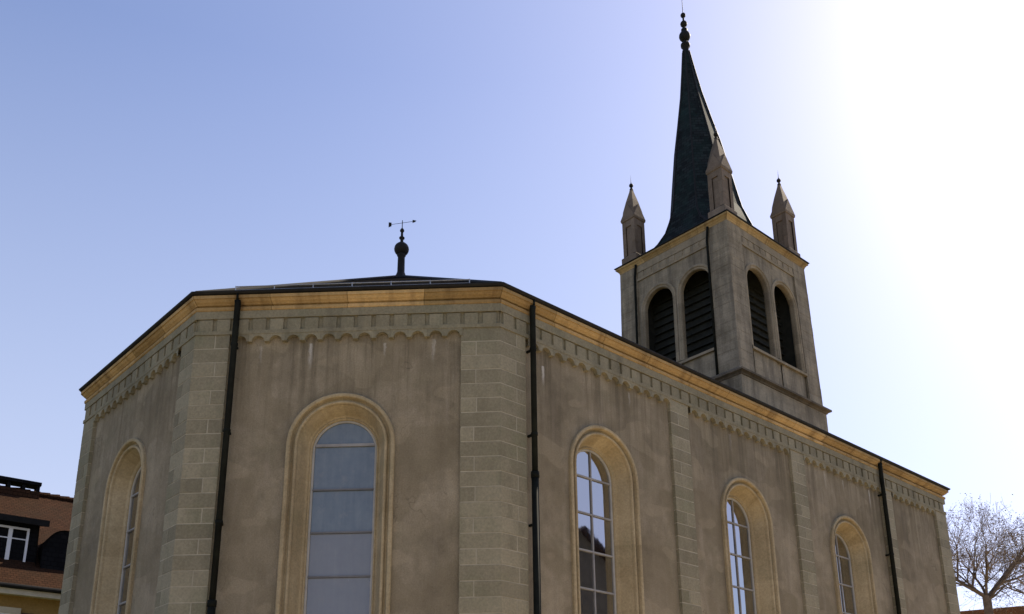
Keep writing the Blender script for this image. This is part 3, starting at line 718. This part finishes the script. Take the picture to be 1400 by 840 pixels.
m = MB(); HF.box(m, H0-.3, H1+.3, EZ-.30, EZ-.13, EO-.06, EO, 0.5); HF.box(m, H0-.3, H1+.3, EZ-.26, EZ-.22, 0, EO-.06)
m.build('eave_board', M['cream'], house)
# chimney: low masonry stack, slab on short posts
m = MB(); HF.box(m, 0.02, 1.58, 12.2, 12.84, -HD/2-.25, -HD/2+.25, 0.4); ch = m.build('chimney', M['tile'], hroof)
m = MB(); HF.box(m, -0.02, 1.60, 13.08, 13.20, -HD/2-.30, -HD/2+.30)
for a in (0.07, 0.52, 1.0, 1.47):
    for d in (-HD/2-.24, -HD/2+.14): HF.box(m, a, a+.10, 12.84, 13.08, d, d+.10)
m.build('chimney_slab', M['darkslate'], hroof)
# dormer with a white window
def on_roof(z): return EO-(z-EZ)*(EO+HD/2)/(HR-EZ)            # d on the roof plane at height z
m = MB(); dF = -0.72; zb_, zt_ = 9.20, 10.66
DL, DRt = -1.25, 1.08
HF.panel(m, DL, DRt, zb_, zt_, [], dF)
for e in (DL, DRt): HF.q(m, [(e, zb_, dF), (e, zt_, dF), (e, zt_, on_roof(zt_)), (e, zb_, on_roof(zb_)-.05)])
dm = m.build('dormer', M['darkslate'], house)
m = MB(); 
a0, a1 = DL-.2, DRt+.22
pts = [(a0, 10.58, dF+.32), (a1, 10.58, dF+.32), (a1, 11.15, on_roof(11.15)-.02), (a0, 11.15, on_roof(11.15)-.02)]
HF.q(m, [(p[0], p[1]+.2, p[2]) for p in pts]); HF.q(m, pts)
HF.q(m, [(a0, 10.58, dF+.32), (a1, 10.58, dF+.32), (a1, 10.78, dF+.32), (a0, 10.78, dF+.32)])
for a in (a0, a1): HF.q(m, [(a, 10.58, dF+.32), (a, 11.15, on_roof(11.15)-.02), (a, 11.35, on_roof(11.15)-.02), (a, 10.78, dF+.32)])
m.build('dormer_roof', M['black'], dm)
def casement(F, a0, a1, z0, z1, d, par, mf, nm='window'):
    m = MB(); t = 0.07; c = (a0+a1)/2; zt = z0+(z1-z0)*0.68
    F.box(m, a0, a0+t, z0, z1, d-.05, d+.04); F.box(m, a1-t, a1, z0, z1, d-.05, d+.04)
    F.box(m, a0+t, a1-t, z0, z0+t, d-.05, d+.038); F.box(m, a0+t, a1-t, z1-t, z1, d-.05, d+.038)
    F.box(m, c-.06, c+.06, z0+t, z1-t, d-.05, d+.03)
    for p, q in ((a0+t, c-.06), (c+.06, a1-t)): F.box(m, p, q, zt-.018, zt+.018, d-.05, d+.02)
    w = m.build(nm, mf, par)
    m = MB(); F.q(m, [(a0+.02, z0+.02, d-.02), (a1-.02, z0+.02, d-.02), (a1-.02, z1-.02, d-.02), (a0+.02, z1-.02, d-.02)]); 
    return w, m
w, m = casement(HF, -0.28, 0.80, 9.32, 10.50, dF, dm, M['whitepaint'], 'dormer_window'); m.build('pane', M['pane_clear'], dm)
# second dormer: slate hung, rounded
m = MB(); a0, a1 = 1.22, 3.4; dF2 = -0.55; K = 10
arc = [(a0+0.0, 9.15)] + [(a0+0.62-0.62*math.cos(math.pi/2*k/K), 9.75+0.82*math.sin(math.pi/2*k/K)) for k in range(K+1)]
arc += [(a1-0.62+0.62*math.sin(math.pi/2*k/K), 9.75+0.82*math.cos(math.pi/2*k/K)) for k in range(K+1)] + [(a1, 9.15)]
HF.q(m, [(x, z, dF2) for x, z in arc])
for (xa, za), (xb, zb2) in zip(arc[:-1], arc[1:]): HF.q(m, [(xa, za, dF2+.06), (xb, zb2, dF2+.06), (xb, zb2, on_roof(zb2)-.05), (xa, za, on_roof(za)-.05)])
HF.q(m, [(x, z, dF2+.06) for x, z in arc[:3]+arc[-3:]])
m.build('dormer', M['darkslate'], house)
# facade windows below the eave
for c in (-3.2, 0.05, 3.4):
    m = MB(); z0, z1 = 6.1, 7.60
    HF.box(m, c-.70, c+.70, z1, z1+.18, -.02, .06); HF.box(m, c-.78, c+.78, z0-.15, z0, -.02, .12)
    HF.box(m, c-.70, c-.55, z0, z1, -.02, .055); HF.box(m, c+.55, c+.70, z0, z1, -.02, .055)
    sr = m.build('window', M['cream'], house)
    m = MB(); HF.box(m, c-.55, c+.55, z0, z1, -.03, .004); m.build('pane', M['pane_clear'], sr)
    m = MB(); HF.box(m, c-.04, c+.04, z0+.07, z1-.07, 0, .03)
    for a in (c-.55, c+.48): HF.box(m, a, a+.07, z0, z1, 0, .035)
    HF.box(m, c-.48, c+.48, z0, z0+.07, 0, .033); HF.box(m, c-.48, c+.48, z1-.07, z1, 0, .033); m.build('sash', M['whitepaint'], sr)
    for a in (c-1.26, c+.74):
        m = MB(); HF.box(m, a, a+.52, z0, z1+.05, 0.01, .06)
        for k in range(14): zz = z0+.08+k*.10; HF.q(m, [(a+.06, zz, .062), (a+.46, zz, .062), (a+.46, zz+.08, .075), (a+.06, zz+.08, .075)])
        m.build('shutter', M['shutter'], house)

# ------------------------------------------------------------------ houses further off
def simple_house(name, label, cx, cy, rot, w, d, eave, ridge, mw, mr, stack=True):
    u = (math.cos(R(rot)), math.sin(R(rot))); n = (u[1], -u[0])
    F = Facet((cx, cy), u, n, 0); o = empty(name, (cx, cy, 0), label, 'house')
    m = MB(); F.panel(m, -w/2, w/2, 0, eave, []); F.q(m, [(-w/2, 0, -d), (w/2, 0, -d), (w/2, eave, -d), (-w/2, eave, -d)])
    for e in (-w/2, w/2): F.q(m, [(e, 0, 0), (e, 0, -d), (e, eave, -d), (e, ridge-.1, -d/2), (e, eave, 0)])
    m.build('wall', mw, o)
    m = MB(); slope(m, -w/2-.4, w/2+.4, .5, eave-.1, -d/2, ridge, F=F); slope(m, -w/2-.4, w/2+.4, -d-.5, eave-.1, -d/2, ridge, F=F)
    r = m.build('roof', mr, o)
    if stack: m = MB(); F.box(m, -w*.2-.4, -w*.2+.4, ridge-.9, ridge+.9, -d/2-.3, -d/2+.3); F.box(m, -w*.2-.46, -w*.2+.46, ridge+.9, ridge+1.0, -d/2-.36, -d/2+.36); m.build('chimney', mw, r)
    k = 0
    while -w/2+1.6+k*2.4 < w/2-1:
        c = -w/2+1.6+k*2.4
        for z0 in (1.2, 4.2):
            if z0+1.6 > eave: continue
            m = MB(); F.box(m, c-.55, c+.55, z0, z0+1.5, -.03, .03); wn_ = m.build('window', M['whitepaint'], o)
            m = MB(); F.box(m, c-.46, c-.04, z0+.08, z0+1.42, 0, .034); F.box(m, c+.04, c+.46, z0+.08, z0+1.42, 0, .034); m.build('pane', M['pane_clear'], wn_)
        k += 1
    return o
simple_house('distant_house', 'far house with brown tiled roof behind the bare trees at the right edge', 52.0, 8.0, -68, 16, 10, 9.4, 14.2, M['palewall'], M['fartile'], False)
simple_house('opposite_house', 'gabled house facing the nave, seen only mirrored in its windows', 23.0, -20.0, 90, 10, 9, 10.0, 13.3, M['greywall'], M['tile'])

# ------------------------------------------------------------------ trees
def tree(name, label, x, y, seed, limbs, trunk_h, trunk_r, spread, zmax, group='bare trees'):
    rnd = random.Random(seed)
    root = empty(name, (x, y, 0), label, 'tree', group)
    tk, tw_, lf = MB(), MB(), MB()
    def leafclump(p, n):
        for _ in range(n):
            c = p+Vector((rnd.gauss(0, .16), rnd.gauss(0, .16), rnd.gauss(0, .13))); s = rnd.uniform(.018, .045)
            a = Vector((rnd.gauss(0, 1), rnd.gauss(0, 1), rnd.gauss(0, 1))).normalized(); b = a.orthogonal().normalized()
            lf.poly([c-a*s, c+b*s*.7, c+a*s, c-b*s*.7])
    def grow(p, d, L, r, lev):
        if p.z > zmax-0.25*lev or lev > 4: return
        n = 4; pts = [p]; rad = [r]
        for i in range(n):
            if p.z > zmax-.5: d = Vector((d.x, d.y, min(d.z, 0.1))).normalized()
            d = (d+Vector((rnd.gauss(0, .13), rnd.gauss(0, .13), rnd.gauss(0, .09)+0.035))).normalized()
            p = p+d*(L/n); pts.append(p); rad.append(max(0.005, r*(1-0.6*(i+1)/n)))
        (tk if lev < 2 else tw_).tube(pts, rad, 7 if lev < 2 else (5 if lev < 3 else 3), cap=False)
        if lev >= 4:
            leafclump(pts[-1], rnd.randint(2, 4)); return
        kids = {0: 5, 1: 4, 2: 5, 3: 5}[lev]
        for k in range(kids):
            i = rnd.randint(1, n) if lev > 0 or k > 0 else n
            ax = Vector((rnd.gauss(0, 1), rnd.gauss(0, 1), rnd.gauss(0, 1))).normalized()
            q = (d+(ax-d*ax.dot(d)).normalized()*rnd.uniform(.45, 1.15)).normalized()
            grow(pts[i], q, L*rnd.uniform(.48, .80), rad[i]*rnd.uniform(.5, .75), lev+1)
    top = Vector((x, y, trunk_h))
    tk.tube([(x, y, 0), (x+.05, y, trunk_h*.3), (x-.04, y+.03, trunk_h*.7), top], [trunk_r*1.7, trunk_r*1.15, trunk_r, trunk_r*.95], 12)
    for (dx, dy, dz, L, r) in limbs: grow(top-Vector((0, 0, rnd.uniform(0, .3))), Vector((dx, dy, dz)).normalized(), L*spread, r, 0)
    tk.build('trunk', M['bark'], root, True, False)
    cr = tw_.build('crown', M['twig'], root, False, False)
    lf.build('foliage', M['bud'], cr, False, False)
    return root
vr = Vector((rt.x, rt.y, 0))                                  # picture-right, on the ground
def lim(side, depth, upw, L, r): v = vr*side + Vector((fw.x, fw.y, 0)).normalized()*depth; return (v.x, v.y, upw, L, r)
tree('bare_tree', 'bare spring tree with forked dark limbs just right of the church end', 28.4, 3.15, 3,
     [lim(-1, .2, .85, 2.5, .085), lim(1, .1, 1.0, 3.4, .11), lim(-.15, -.6, 1.2, 2.1, .06), lim(.1, .7, 1.0, 2.2, .06), lim(-.55, .5, 1.0, 2.1, .055), lim(.5, -.6, .9, 2.2, .06), lim(.75, .5, .35, 2.2, .05), lim(-.8, -.4, .5, 2.0, .05)], 9.6, 0.17, 1.0, 13.7)
tree('bare_tree', 'bare spring tree cut by the right picture edge', 33.5, 2.2, 11,
     [lim(-.6, .2, 1.0, 3.0, .12), lim(.6, .1, 1.0, 3.0, .13), lim(.1, -.5, 1.2, 2.6, .11), lim(-.2, .6, .9, 2.4, .09)], 8.2, 0.15, 0.9, 13.4)
